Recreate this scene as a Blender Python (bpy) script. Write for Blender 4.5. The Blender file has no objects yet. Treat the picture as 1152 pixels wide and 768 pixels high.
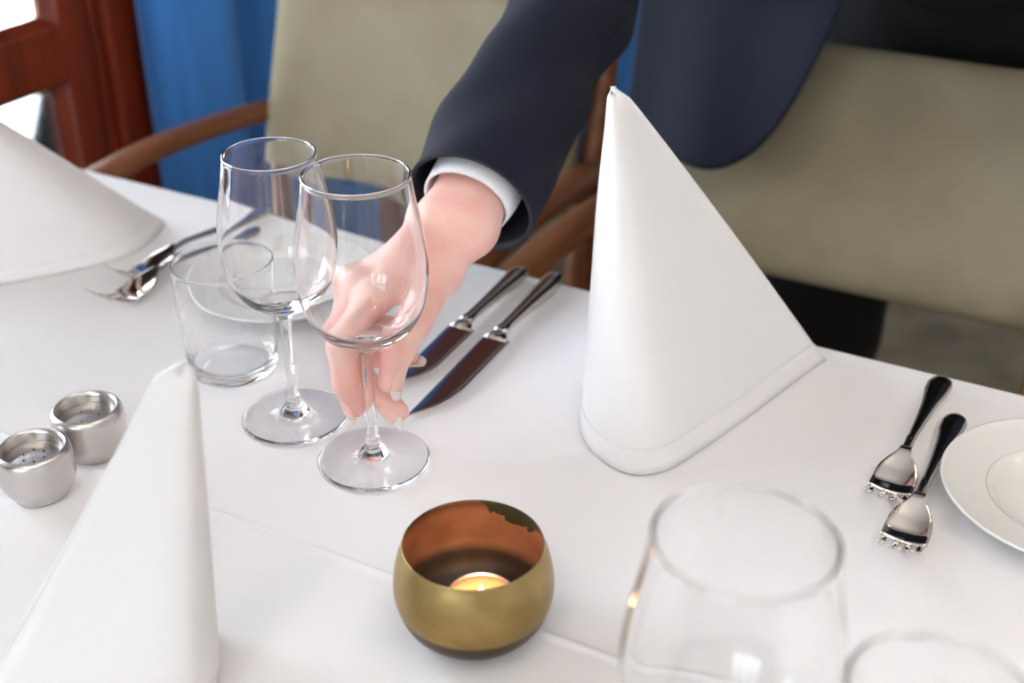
import bpy, math, random
import numpy as np
from mathutils import Vector, Matrix

random.seed(7)
np.random.seed(7)
SC = bpy.context.scene
COL = SC.collection
TZ = 0.75                      # height of the table top

# ------------------------------------------------------------------ camera
cam_data = bpy.data.cameras.new('camera')
cam = bpy.data.objects.new('camera', cam_data)
COL.objects.link(cam)
cam.location = (0, 0, TZ + 0.5)
cam.rotation_euler = (math.radians(90 - 29.6), 0, math.radians(28.27))
cam_data.sensor_width = 36
cam_data.lens = 36 * 1430 / 1152
cam_data.clip_start = 0.02
cam_data.dof.use_dof = True
cam_data.dof.focus_distance = 0.80
cam_data.dof.aperture_fstop = 5.0
SC.camera = cam

# ------------------------------------------------------------------ world, exposure
world = bpy.data.worlds.new('overcast_sky')
SC.world = world
world.use_nodes = True
bg = world.node_tree.nodes['Background']
bg.inputs[0].default_value = (0.815, 0.91, 1.0, 1)
bg.inputs[1].default_value = 6.6
SC.view_settings.view_transform = 'Standard'
SC.view_settings.look = 'None'
SC.view_settings.exposure = 0.42
SC.view_settings.gamma = 1.0
SC.view_settings.use_curve_mapping = False
cy = SC.cycles
cy.max_bounces = 26
cy.diffuse_bounces = 5
cy.glossy_bounces = 8
cy.transmission_bounces = 26
cy.transparent_max_bounces = 16
cy.caustics_reflective = True
cy.caustics_refractive = True
cy.blur_glossy = 0.0
cy.sample_clamp_indirect = 12.0

UPLIGHT = 7.5                 # watts of each upward pendant bulb
XL, XR, YF, YB, ZC = -1.42, 3.2, -2.6, 3.6, 2.6      # room shell
DOOR = (0.02, 1.445, 0.0, 2.2)                         # Y0,Y1,z0,z1 glazed doors in the left wall
WIN1 = (-2.2, -0.45, 0.75, 2.25)                       # window in the left wall
WIN2 = (-1.1, 0.7, 0.95, 2.3)                          # window in the wall behind the photographer (X range)


def portal(loc, rot, sx, sy):
    l = bpy.data.lights.new('sky_portal', 'AREA')
    l.shape = 'RECTANGLE'
    l.size, l.size_y = sx, sy
    l.cycles.is_portal = True
    o = bpy.data.objects.new('sky_portal', l)
    COL.objects.link(o)
    o.location, o.rotation_euler = loc, rot


for (a, b, c, d) in (DOOR, WIN1):
    portal((XL - 0.16, (a + b) / 2, (c + d) / 2), (0, -math.pi / 2, 0), d - c, b - a)
portal(((WIN2[0] + WIN2[1]) / 2, YF - 0.16, (WIN2[2] + WIN2[3]) / 2), (math.pi / 2, 0, 0), WIN2[1] - WIN2[0], WIN2[3] - WIN2[2])


# ------------------------------------------------------------------ materials
def nodes_of(name):
    m = bpy.data.materials.new(name)
    m.use_nodes = True
    nt = m.node_tree
    return m, nt, nt.nodes, nt.links, nt.nodes['Principled BSDF']


def srgb(r, g, b):
    f = lambda c: (c / 255 / 12.92) if c / 255 <= 0.04045 else ((c / 255 + 0.055) / 1.055) ** 2.4
    return (f(r), f(g), f(b), 1)


def simple(name, col, rough=0.5, metal=0.0, noise=0.0, nscale=20, bump=0.0, bscale=200, spec=0.5, sheen=0.0, stretch=(1, 1, 1), sss=0.0, col2=None):
    m, nt, N, L, P = nodes_of(name)
    P.inputs['Base Color'].default_value = col
    P.inputs['Roughness'].default_value = rough
    P.inputs['Metallic'].default_value = metal
    P.inputs['Specular IOR Level'].default_value = spec
    P.inputs['Sheen Weight'].default_value = sheen
    if sss:
        P.inputs['Subsurface Weight'].default_value = sss
        P.inputs['Subsurface Radius'].default_value = (1.0, 0.35, 0.2)
        P.inputs['Subsurface Scale'].default_value = 0.006
    tc = N.new('ShaderNodeTexCoord')
    mp = N.new('ShaderNodeMapping')
    mp.inputs['Scale'].default_value = stretch
    L.new(tc.outputs['Object'], mp.inputs['Vector'])
    if noise or col2:
        t = N.new('ShaderNodeTexNoise')
        t.inputs['Scale'].default_value = nscale
        t.inputs['Detail'].default_value = 5
        L.new(mp.outputs[0], t.inputs['Vector'])
        r = N.new('ShaderNodeValToRGB')
        r.color_ramp.elements[0].position = 0.35
        r.color_ramp.elements[1].position = 0.65
        c2 = col2 or tuple(min(1, c * (1 + noise)) for c in col[:3]) + (1,)
        c1 = col if col2 else tuple(c * (1 - noise) for c in col[:3]) + (1,)
        r.color_ramp.elements[0].color = c1
        r.color_ramp.elements[1].color = c2
        L.new(t.outputs['Fac'], r.inputs[0])
        L.new(r.outputs[0], P.inputs['Base Color'])
    if bump:
        t = N.new('ShaderNodeTexNoise')
        t.inputs['Scale'].default_value = bscale
        t.inputs['Detail'].default_value = 3
        L.new(mp.outputs[0], t.inputs['Vector'])
        b = N.new('ShaderNodeBump')
        b.inputs['Strength'].default_value = bump
        b.inputs['Distance'].default_value = 0.002
        L.new(t.outputs['Fac'], b.inputs['Height'])
        L.new(b.outputs[0], P.inputs['Normal'])
    return m


def weave(name, col, scale, bump, rough=0.85, col2=None, sheen=0.0, dist=0.001, blotch=0.0):
    """plain woven cloth: two crossed wave textures"""
    m, nt, N, L, P = nodes_of(name)
    P.inputs['Base Color'].default_value = col
    P.inputs['Roughness'].default_value = rough
    P.inputs['Specular IOR Level'].default_value = 0.25
    P.inputs['Sheen Weight'].default_value = sheen
    tc = N.new('ShaderNodeTexCoord')
    ws = []
    for d in ('X', 'Y', 'Z'):
        w = N.new('ShaderNodeTexWave')
        w.bands_direction = d
        w.inputs['Scale'].default_value = scale
        w.inputs['Distortion'].default_value = 1.2
        w.inputs['Detail'].default_value = 1
        L.new(tc.outputs['Object'], w.inputs['Vector'])
        ws.append(w)
    a = N.new('ShaderNodeMath'); a.operation = 'ADD'
    b = N.new('ShaderNodeMath'); b.operation = 'ADD'
    L.new(ws[0].outputs['Fac'], a.inputs[0]); L.new(ws[1].outputs['Fac'], a.inputs[1])
    L.new(a.outputs[0], b.inputs[0]); L.new(ws[2].outputs['Fac'], b.inputs[1])
    bp = N.new('ShaderNodeBump')
    bp.inputs['Strength'].default_value = bump
    bp.inputs['Distance'].default_value = dist
    L.new(b.outputs[0], bp.inputs['Height'])
    L.new(bp.outputs[0], P.inputs['Normal'])
    if col2:
        mr = N.new('ShaderNodeMapRange')
        mr.inputs['From Max'].default_value = 3
        L.new(b.outputs[0], mr.inputs['Value'])
        mx = N.new('ShaderNodeMix'); mx.data_type = 'RGBA'
        mx.inputs['A'].default_value = col
        mx.inputs['B'].default_value = col2
        L.new(mr.outputs[0], mx.inputs['Factor'])
        out = mx.outputs['Result']
        if blotch:
            t = N.new('ShaderNodeTexNoise'); t.inputs['Scale'].default_value = 9; t.inputs['Detail'].default_value = 3
            L.new(tc.outputs['Object'], t.inputs['Vector'])
            m2 = N.new('ShaderNodeMix'); m2.data_type = 'RGBA'; m2.blend_type = 'MULTIPLY'
            m2.inputs['Factor'].default_value = blotch
            r = N.new('ShaderNodeValToRGB')
            r.color_ramp.elements[0].position = .3; r.color_ramp.elements[0].color = (.55, .5, .42, 1)
            r.color_ramp.elements[1].position = .55; r.color_ramp.elements[1].color = (1, 1, 1, 1)
            L.new(t.outputs['Fac'], r.inputs[0])
            L.new(out, m2.inputs['A']); L.new(r.outputs[0], m2.inputs['B'])
            out = m2.outputs['Result']
        L.new(out, P.inputs['Base Color'])
    return m


def wood(name, c1, c2, rough=0.35, axis='Z', scale=3.0):
    m, nt, N, L, P = nodes_of(name)
    P.inputs['Roughness'].default_value = rough
    tc = N.new('ShaderNodeTexCoord')
    mp = N.new('ShaderNodeMapping')
    s = {'X': (1.2, 14, 14), 'Y': (14, 1.2, 14), 'Z': (14, 14, 1.2)}[axis]
    mp.inputs['Scale'].default_value = s
    L.new(tc.outputs['Object'], mp.inputs['Vector'])
    t = N.new('ShaderNodeTexNoise')
    t.inputs['Scale'].default_value = scale
    t.inputs['Detail'].default_value = 6
    t.inputs['Distortion'].default_value = 0.6
    L.new(mp.outputs[0], t.inputs['Vector'])
    r = N.new('ShaderNodeValToRGB')
    r.color_ramp.elements[0].position, r.color_ramp.elements[1].position = .3, .7
    r.color_ramp.elements[0].color, r.color_ramp.elements[1].color = c1, c2
    L.new(t.outputs['Fac'], r.inputs[0])
    L.new(r.outputs[0], P.inputs['Base Color'])
    return m


def glass(name, col=(1, 1, 1, 1), ior=1.48):
    m, nt, N, L, P = nodes_of(name)
    P.inputs['Base Color'].default_value = col
    P.inputs['Roughness'].default_value = 0.0
    P.inputs['IOR'].default_value = ior
    P.inputs['Transmission Weight'].default_value = 1.0
    return m


def pane_material(name):
    m, nt, N, L, P = nodes_of(name)
    N.remove(P)
    out = N['Material Output']
    tr = N.new('ShaderNodeBsdfTransparent')
    gl = N.new('ShaderNodeBsdfGlossy')
    gl.inputs['Roughness'].default_value = 0.02
    fr = N.new('ShaderNodeFresnel')
    fr.inputs['IOR'].default_value = 1.45
    mx = N.new('ShaderNodeMixShader')
    L.new(fr.outputs[0], mx.inputs[0]); L.new(tr.outputs[0], mx.inputs[1]); L.new(gl.outputs[0], mx.inputs[2])
    L.new(mx.outputs[0], out.inputs[0])
    return m


def emitter(name, col, strength):
    m, nt, N, L, P = nodes_of(name)
    P.inputs['Base Color'].default_value = col
    P.inputs['Emission Color'].default_value = col
    P.inputs['Emission Strength'].default_value = strength
    return m


def zoned(name, stops, metal=1.0, rough=0.35, nz=30, amount=0.006, patch=None, var=0.25, stretch=(1, 1, 1)):
    """colour bands by height on the object itself (patina bands), boundaries broken up by noise"""
    m, nt, N, L, P = nodes_of(name)
    P.inputs['Metallic'].default_value = metal
    P.inputs['Roughness'].default_value = rough
    tc = N.new('ShaderNodeTexCoord')
    sp = N.new('ShaderNodeSeparateXYZ')
    L.new(tc.outputs['Object'], sp.inputs[0])
    t = N.new('ShaderNodeTexNoise'); t.inputs['Scale'].default_value = nz; t.inputs['Detail'].default_value = 4
    mp = N.new('ShaderNodeMapping'); mp.inputs['Scale'].default_value = stretch
    L.new(tc.outputs['Object'], mp.inputs['Vector']); L.new(mp.outputs[0], t.inputs['Vector'])
    ma = N.new('ShaderNodeMath'); ma.operation = 'MULTIPLY_ADD'
    L.new(t.outputs['Fac'], ma.inputs[0]); ma.inputs[1].default_value = amount
    L.new(sp.outputs['Z'], ma.inputs[2])
    mr = N.new('ShaderNodeMapRange'); mr.inputs['From Max'].default_value = 0.064
    L.new(ma.outputs[0], mr.inputs['Value'])
    r = N.new('ShaderNodeValToRGB')
    while len(r.color_ramp.elements) < len(stops):
        r.color_ramp.elements.new(0.5)
    for e, (p, c) in zip(r.color_ramp.elements, stops):
        e.position, e.color = p, c
    L.new(mr.outputs[0], r.inputs[0])
    out = r.outputs[0]
    t2 = N.new('ShaderNodeTexNoise'); t2.inputs['Scale'].default_value = 55; t2.inputs['Detail'].default_value = 6
    L.new(tc.outputs['Object'], t2.inputs['Vector'])
    r2 = N.new('ShaderNodeValToRGB')
    r2.color_ramp.elements[0].position, r2.color_ramp.elements[1].position = .3, .7
    r2.color_ramp.elements[0].color = (1 - var, 1 - var, 1 - var * 1.2, 1); r2.color_ramp.elements[1].color = (1, 1, 1, 1)
    L.new(t2.outputs['Fac'], r2.inputs[0])
    mx = N.new('ShaderNodeMix'); mx.data_type = 'RGBA'; mx.blend_type = 'MULTIPLY'; mx.inputs['Factor'].default_value = 1
    L.new(out, mx.inputs['A']); L.new(r2.outputs[0], mx.inputs['B'])
    out = mx.outputs['Result']
    if patch:
        (px, py, pz), rad, col = patch
        vd = N.new('ShaderNodeVectorMath'); vd.operation = 'DISTANCE'; vd.inputs[1].default_value = (px, py, pz)
        L.new(tc.outputs['Object'], vd.inputs[0])
        t3 = N.new('ShaderNodeTexNoise'); t3.inputs['Scale'].default_value = 120; t3.inputs['Detail'].default_value = 6
        L.new(tc.outputs['Object'], t3.inputs['Vector'])
        a3 = N.new('ShaderNodeMath'); a3.operation = 'MULTIPLY_ADD'; a3.inputs[1].default_value = 0.016
        L.new(t3.outputs['Fac'], a3.inputs[0]); L.new(vd.outputs['Value'], a3.inputs[2])
        lt = N.new('ShaderNodeMath'); lt.operation = 'LESS_THAN'; lt.inputs[1].default_value = rad
        L.new(a3.outputs[0], lt.inputs[0])
        m4 = N.new('ShaderNodeMix'); m4.data_type = 'RGBA'
        L.new(lt.outputs[0], m4.inputs['Factor']); L.new(out, m4.inputs['A']); m4.inputs['B'].default_value = col
        out = m4.outputs['Result']
        inv = N.new('ShaderNodeMath'); inv.operation = 'SUBTRACT'; inv.inputs[0].default_value = metal
        L.new(lt.outputs[0], inv.inputs[1]); inv.use_clamp = True
        L.new(inv.outputs[0], P.inputs['Metallic'])
    L.new(out, P.inputs['Base Color'])
    return m


M = dict(
    wall=simple('plaster', (0.80, 0.80, 0.79, 1), 0.9, bump=0.1, bscale=120),
    ceiling=simple('ceiling_paint', (0.85, 0.84, 0.82, 1), 0.9),
    floor=simple('stone_floor', srgb(108, 103, 88), 0.55, nscale=7, col2=srgb(142, 136, 118), bump=0.1, bscale=60),
    cloth=weave('damask_cloth', (0.83, 0.82, 0.835, 1), 330, 0.22, 0.9, dist=0.0006),
    napkin=weave('napkin_linen', (0.84, 0.83, 0.84, 1), 420, 0.10, 0.9, dist=0.0005),
    glass=glass('clear_glass'),
    steel=simple('polished_steel', (0.74, 0.69, 0.65, 1), 0.09, 1.0),
    blade=simple('blade_steel', (0.73, 0.68, 0.64, 1), 0.14, 1.0),
    brushed=simple('brushed_steel', (0.64, 0.61, 0.59, 1), 0.28, 1.0, bump=0.06, bscale=300, stretch=(1, 1, 6)),
    porcelain=simple('porcelain', (0.80, 0.79, 0.76, 1), 0.12, spec=0.5),
    mahogany=wood('mahogany', srgb(92, 30, 12), srgb(140, 52, 22), 0.35, 'Z'),
    oak=wood('chair_wood', srgb(104, 58, 30), srgb(146, 90, 52), 0.4, 'Y'),
    fabric=weave('chair_fabric', srgb(168, 158, 134), 150, 0.2, 0.9, col2=srgb(152, 142, 118), dist=0.0015, blotch=0.35),
    curtain=simple('blue_curtain', srgb(58, 128, 208), 0.75, noise=0.12, nscale=60, sheen=0.2, stretch=(1, 1, .05)),
    pane=pane_material('window_pane'),
    navy=weave('navy_wool', srgb(21, 25, 41), 500, 0.15, 0.85, sheen=0.03, dist=0.0006),
    lining=simple('jacket_lining', srgb(24, 25, 36), 0.6),
    black=simple('black_trouser', srgb(14, 14, 18), 0.85, bump=0.1, bscale=500),
    shirt=simple('white_shirt', (0.82, 0.83, 0.86, 1), 0.85, bump=0.08, bscale=600),
    skin=simple('skin', srgb(240, 198, 186), 0.42, nscale=30, col2=srgb(232, 174, 164), bump=0.12, bscale=420, sss=0.25),
    nail=simple('fingernail', srgb(240, 196, 184), 0.18),
    nailtip=simple('white_nail_tip', (0.80, 0.74, 0.70, 1), 0.2),
    hair=simple('hair', srgb(70, 46, 30), 0.5, noise=0.3, nscale=40, stretch=(1, 1, .2), bump=0.4, bscale=150),
    eye=simple('eye_white', (0.8, 0.8, 0.8, 1), 0.2),
    lip=simple('lip', srgb(190, 110, 104), 0.4),
    leather=simple('black_leather', srgb(16, 15, 15), 0.35),
    wax=simple('wax', srgb(244, 200, 150), 0.4, sss=0.6),
    alu=simple('aluminium', (0.75, 0.75, 0.76, 1), 0.3, 1.0),
    flame=emitter('flame', (1.0, 0.72, 0.32, 1), 30),
    wick=simple('wick', (0.02, 0.02, 0.02, 1), 0.9),
    dark=simple('dark_hole', (0.02, 0.02, 0.02, 1), 0.8),
    brassrod=simple('rod_brass', (0.55, 0.42, 0.22, 1), 0.3, 1.0),
    lampglow=emitter('lamp_diffuser', (1.0, 0.80, 0.58, 1), 40),
    lampring=simple('lamp_ring', (0.8, 0.8, 0.8, 1), 0.3, 0.6),
    bronze=zoned('bronze_patina', [(0.0, srgb(70, 58, 46)), (0.36, srgb(84, 68, 50)), (0.40, srgb(160, 130, 78)), (1.0, srgb(184, 160, 108))], 0.9, 0.36, 25, 0.004, var=.3),
    copper=zoned('copper_lining', [(0.0, srgb(70, 66, 66)), (0.36, srgb(84, 76, 74)), (0.46, srgb(186, 136, 112)), (0.82, srgb(190, 140, 116)), (0.93, srgb(120, 88, 68)), (1.0, srgb(112, 82, 64))], 0.6, 0.45, 20, 0.004,
                 patch=((0.006, 0.036, 0.068), 0.031, srgb(44, 52, 34)), var=.3),
)


# ------------------------------------------------------------------ mesh helpers
def mesh(name, v, f, mat, smooth=True, auto=None):
    me = bpy.data.meshes.new(name)
    me.from_pydata([tuple(map(float, p)) for p in v], [], [tuple(int(i) for i in q) for q in f])
    me.update()
    if mat:
        me.materials.append(mat)
    if smooth:
        me.shade_smooth()
        if auto:
            me.set_sharp_from_angle(angle=math.radians(auto))
    return me


def obj(name, v, f, mat, parent=None, smooth=True, loc=(0, 0, 0), auto=None):
    o = bpy.data.objects.new(name, mesh(name, v, f, mat, smooth, auto))
    COL.objects.link(o)
    o.location = loc
    o.parent = parent
    return o


def thing(name, label, cat, loc=(0, 0, 0), rotz=0.0, group=None):
    o = bpy.data.objects.new(name, None)
    o.empty_display_size = 0.05
    COL.objects.link(o)
    o.location = loc
    o.rotation_euler = (0, 0, rotz)
    return tag(o, label, cat, group)


def tag(o, label, cat, group=None):
    o['label'] = label
    o['category'] = cat
    if group:
        o['group'] = group
    return o


def struct(o):
    o['kind'] = 'structure'
    return o


def copy_tree(o, label=None, loc=None, rotz=None, parent=None):
    c = o.copy()
    COL.objects.link(c)
    c.parent = parent
    if label:
        c['label'] = label
    if loc is not None:
        c.location = loc
    if rotz is not None:
        c.rotation_euler = (0, 0, rotz)
    for ch in list(o.children):
        copy_tree(ch, parent=c)
    return c


def boxes(lst):
    v, f = [], []
    for (x0, x1, y0, y1, z0, z1) in lst:
        b = len(v)
        v += [(x0, y0, z0), (x1, y0, z0), (x1, y1, z0), (x0, y1, z0), (x0, y0, z1), (x1, y0, z1), (x1, y1, z1), (x0, y1, z1)]
        f += [(b, b + 3, b + 2, b + 1), (b + 4, b + 5, b + 6, b + 7), (b, b + 1, b + 5, b + 4), (b + 1, b + 2, b + 6, b + 5), (b + 2, b + 3, b + 7, b + 6), (b + 3, b, b + 4, b + 7)]
    return v, f


def bevel(o, w, seg=2):
    m = o.modifiers.new('bevel', 'BEVEL')
    m.width, m.segments, m.limit_method = w, seg, 'ANGLE'
    return o


def lathe(prof, n=64, cx=0, cy_=0, cap0=False, cap1=False):
    v, f = [], []
    for (r, z) in prof:
        for i in range(n):
            a = 2 * math.pi * i / n
            v.append((cx + r * math.cos(a), cy_ + r * math.sin(a), z))
    for k in range(len(prof) - 1):
        for i in range(n):
            j = (i + 1) % n
            f.append((k * n + i, k * n + j, (k + 1) * n + j, (k + 1) * n + i))
    if cap0:
        f.append(tuple(reversed(range(n))))
    if cap1:
        f.append(tuple(range((len(prof) - 1) * n, len(prof) * n)))
    return v, f


def smooth_path(pts, n):
    """Catmull-Rom through pts (any dimension), n samples"""
    p = np.array(pts, float)
    q = np.vstack([2 * p[0] - p[1], p, 2 * p[-1] - p[-2]])
    d = np.r_[0, np.cumsum(np.linalg.norm(np.diff(p, axis=0), axis=1))]
    out = []
    for s in np.linspace(0, d[-1], n):
        k = min(max(np.searchsorted(d, s) - 1, 0), len(p) - 2)
        t = (s - d[k]) / max(d[k + 1] - d[k], 1e-9)
        a, b, c, e = q[k], q[k + 1], q[k + 2], q[k + 3]
        out.append(0.5 * (2 * b + (c - a) * t + (2 * a - 5 * b + 4 * c - e) * t * t + (3 * b - a - 3 * c + e) * t ** 3))
    return np.array(out)


def grid_faces(n, m, closed=False, base=0):
    f = []
    for i in range(n - 1):
        for j in range(m if closed else m - 1):
            k = (j + 1) % m
            f.append((base + i * m + j, base + i * m + k, base + (i + 1) * m + k, base + (i + 1) * m + j))
    return f


def tube(path, radii, n=20, ref=(0, 0, 1), cap=True, flat=1.0, bump=None):
    """loft of ellipses along a path; radii a list, flat = ratio of the second axis"""
    P = np.array(path, float)
    T = np.gradient(P, axis=0)
    T /= np.linalg.norm(T, axis=1)[:, None]
    ref = np.array(ref, float)
    v = []
    for i, (p, t) in enumerate(zip(P, T)):
        a = np.cross(t, ref); a /= np.linalg.norm(a)
        b = np.cross(a, t)
        for j in range(n):
            th = 2 * math.pi * j / n
            r = radii[i]
            if bump:
                r += bump(i / (len(P) - 1), th)
            v.append(p + a * r * math.cos(th) + b * r * flat * math.sin(th))
    f = grid_faces(len(P), n, True)
    if cap:
        f.append(tuple(reversed(range(n))))
        f.append(tuple(range((len(P) - 1) * n, len(P) * n)))
    return v, f


def merge(*parts):
    v, f = [], []
    for (a, b) in parts:
        k = len(v)
        v += list(a)
        f += [tuple(i + k for i in q) for q in b]
    return v, f


def solid(v, f, rows, cols, t):
    """give an open grid sheet (rows x cols) thickness along its normals"""
    A = np.array(v, float).reshape(rows, cols, 3)
    du = np.gradient(A, axis=0); dv = np.gradient(A, axis=1)
    nn = np.cross(du, dv)
    nn /= np.maximum(np.linalg.norm(nn, axis=2, keepdims=True), 1e-12)
    B = A - nn * t
    V = np.vstack([A.reshape(-1, 3), B.reshape(-1, 3)])
    k = rows * cols
    F = list(grid_faces(rows, cols)) + [tuple(reversed([i + k for i in q])) for q in grid_faces(rows, cols)]
    edge = [(0, j) for j in range(cols)] + [(i, cols - 1) for i in range(1, rows)] + [(rows - 1, j) for j in range(cols - 2, -1, -1)] + [(i, 0) for i in range(rows - 2, 0, -1)]
    idx = [i * cols + j for i, j in edge]
    for a, b in zip(idx, idx[1:] + idx[:1]):
        F.append((b, a, a + k, b + k))
    return V, F


# ------------------------------------------------------------------ implicit surfaces (bodies, clothes)
def cone_d(X, a, b, ra, rb):
    a, b = np.array(a, np.float32), np.array(b, np.float32)
    ab = b - a
    t = np.clip(((X - a) @ ab) / max(float(ab @ ab), 1e-12), 0, 1)
    d = np.linalg.norm(X - a - t[..., None] * ab, axis=-1)
    return d - (ra + (rb - ra) * t)


def ell_d(X, c, r, rot=None):
    Q = X - np.array(c, np.float32)
    if rot is not None:
        Q = Q @ np.array(rot, np.float32)
    r = np.array(r, np.float32)
    k0 = np.linalg.norm(Q / r, axis=-1)
    k1 = np.linalg.norm(Q / (r * r), axis=-1)
    return k0 * (k0 - 1) / np.maximum(k1, 1e-6)


def smin(a, b, k):
    h = np.clip(0.5 + 0.5 * (b - a) / k, 0, 1)
    return b + (a - b) * h - k * h * (1 - h)


def surface_nets(fn, lo, hi, h):
    lo = np.array(lo, float); hi = np.array(hi, float)
    n = np.ceil((hi - lo) / h).astype(int) + 1
    ax = [lo[i] + h * np.arange(n[i]) for i in range(3)]
    X = np.stack(np.meshgrid(*ax, indexing='ij'), -1).astype(np.float32)
    V = fn(X).astype(np.float64)
    S = V < 0
    c = [n[0] - 1, n[1] - 1, n[2] - 1]
    acc = np.zeros((*c, 3)); cnt = np.zeros(c)
    corners = [(i, j, k) for i in (0, 1) for j in (0, 1) for k in (0, 1)]
    for a in corners:
        for d in range(3):
            if a[d]:
                continue
            b = list(a); b[d] = 1
            sa = tuple(slice(a[i], a[i] + c[i]) for i in range(3)); sb = tuple(slice(b[i], b[i] + c[i]) for i in range(3))
            va, vb = V[sa], V[sb]
            m = (va < 0) != (vb < 0)
            t = np.where(m, va / np.where(m, va - vb, 1), 0)
            for i in range(3):
                acc[..., i] += np.where(m, a[i] + (t if i == d else 0), 0)
            cnt += m
    on = cnt > 0
    idx = -np.ones(c, int)
    idx[on] = np.arange(on.sum())
    g = np.argwhere(on)
    verts = lo + h * (g + acc[on] / cnt[on][:, None])
    faces = []
    for d in range(3):
        e1, e2 = [(1, 2), (2, 0), (0, 1)][d]
        s0 = [slice(0, n[i]) for i in range(3)]; s1 = list(s0)
        s0[d] = slice(0, n[d] - 1); s1[d] = slice(1, n[d])
        ch = S[tuple(s0)] != S[tuple(s1)]
        ins = S[tuple(s0)]
        p = np.argwhere(ch)
        p = p[(p[:, e1] > 0) & (p[:, e2] > 0) & (p[:, e1] < c[e1]) & (p[:, e2] < c[e2])]
        q = []
        for (x, y) in ((-1, -1), (0, -1), (0, 0), (-1, 0)):
            w_ = p.copy(); w_[:, e1] += x; w_[:, e2] += y
            q.append(idx[w_[:, 0], w_[:, 1], w_[:, 2]])
        q = np.stack(q, 1)
        fl = ~ins[p[:, 0], p[:, 1], p[:, 2]]
        q[fl] = q[fl][:, ::-1]
        faces += [tuple(k) for k in q[(q >= 0).all(1)].tolist()]
    return verts, faces
# ===================================================================== THE SETTING
T = 0.16   # wall thickness
o = struct(obj('floor', *boxes([(XL - T, XR + T, YF - T, YB + T, -0.1, 0)]), M['floor'], smooth=False))
o = struct(obj('ceiling', *boxes([(XL - T, XR + T, YF - T, YB + T, ZC, ZC + 0.1)]), M['ceiling'], smooth=False))
wl = [(XL - T, XL, YF - T, WIN1[0], 0, ZC), (XL - T, XL, WIN1[0], WIN1[1], 0, WIN1[2]), (XL - T, XL, WIN1[0], WIN1[1], WIN1[3], ZC),
      (XL - T, XL, WIN1[1], DOOR[0], 0, ZC), (XL - T, XL, DOOR[0], DOOR[1], DOOR[3], ZC), (XL - T, XL, DOOR[1], YB + T, 0, ZC)]
struct(obj('wall_left', *boxes(wl), M['wall'], smooth=False))
struct(obj('wall_back', *boxes([(XL, XR, YB, YB + T, 0, ZC)]), M['wall'], smooth=False))
struct(obj('wall_right', *boxes([(XR, XR + T, YF - T, YB + T, 0, ZC)]), M['wall'], smooth=False))
struct(obj('wall_front', *boxes([(XL, WIN2[0], YF - T, YF, 0, ZC), (WIN2[1], XR, YF - T, YF, 0, ZC), (WIN2[0], WIN2[1], YF - T, YF, 0, WIN2[2]), (WIN2[0], WIN2[1], YF - T, YF, WIN2[3], ZC)]), M['wall'], smooth=False))
struct(obj('baseboard_left', *boxes([(XL, XL + 0.015, DOOR[1] + 0.01, YB, 0, 0.09)]), M['mahogany'], smooth=False))
struct(obj('baseboard_back', *boxes([(XL + 0.015, XR, YB - 0.015, YB, 0, 0.09)]), M['mahogany'], smooth=False))


def frame_bar(root, name, b, w=0.004):
    return bevel(obj(name, *boxes([b]), M['mahogany'], root, smooth=False), w)


def bead(root, y0, y1, z0, z1, x0=XL - 0.035, x1=XL - 0.012, w=0.013):
    """sloped glazing bead round one pane (in the plane of the left wall)"""
    outer = [(x1, y0, z0), (x1, y1, z0), (x1, y1, z1), (x1, y0, z1)]
    inner = [(x0, y0 + w, z0 + w), (x0, y1 - w, z0 + w), (x0, y1 - w, z1 - w), (x0, y0 + w, z1 - w)]
    back = [(x0, y0, z0), (x0, y1, z0), (x0, y1, z1), (x0, y0, z1)]
    v = outer + inner + back
    f = []
    for i in range(4):
        j = (i + 1) % 4
        f += [(i, j, 4 + j, 4 + i), (4 + i, 4 + j, 8 + j, 8 + i), (8 + i, 8 + j, j, i)]
    return obj('glazing_bead', v, f, M['mahogany'], root, smooth=False)


# glazed mahogany doors (left wall)
door = struct(thing('door_1', 'mahogany glazed door with stacked panes in the left wall', 'door'))
y0, y1, z0, z1 = DOOR
for b in ((y1 - 0.085, y1, 0, z1), (y0, y0 + 0.07, 0, z1)):
    frame_bar(door, 'jamb', (XL - 0.12, XL + 0.012, b[0], b[1], b[2], b[3]), .006)
frame_bar(door, 'head', (XL - 0.12, XL + 0.012, y0 + .0702, y1 - .0852, z1 - 0.06, z1))
frame_bar(door, 'jamb_stop', (XL - 0.1, XL - 0.004, y1 - 0.103, y1 - .0856, 0, z1 - .061), .003)
mid = 0.70
for (a, b) in ((mid + .002, y1 - 0.104), (y0 + 0.072, mid - .002)):
    sw = 0.055
    for (c, d) in ((a, a + sw), (b - sw, b)):
        frame_bar(door, 'stile', (XL - 0.06, XL - 0.008, c, d, 0.012, z1 - 0.063))
    rails = [(0.012, 0.20), (0.660, 0.744), (1.36, 1.44), (2.02, z1 - 0.063)]
    for (c, d) in rails:
        frame_bar(door, 'rail', (XL - 0.058, XL - 0.0085, a + sw - .001, b - sw + .001, c, d))
    for (c, d) in zip(rails, rails[1:]):
        obj('pane', *boxes([(XL - 0.040, XL - 0.036, a + sw - .004, b - sw + .004, c[1] - .004, d[0] + .004)]), M['pane'], door, smooth=False)
        bead(door, a + sw - .001, b - sw + .001, c[1] - .001, d[0] + .001)
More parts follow.
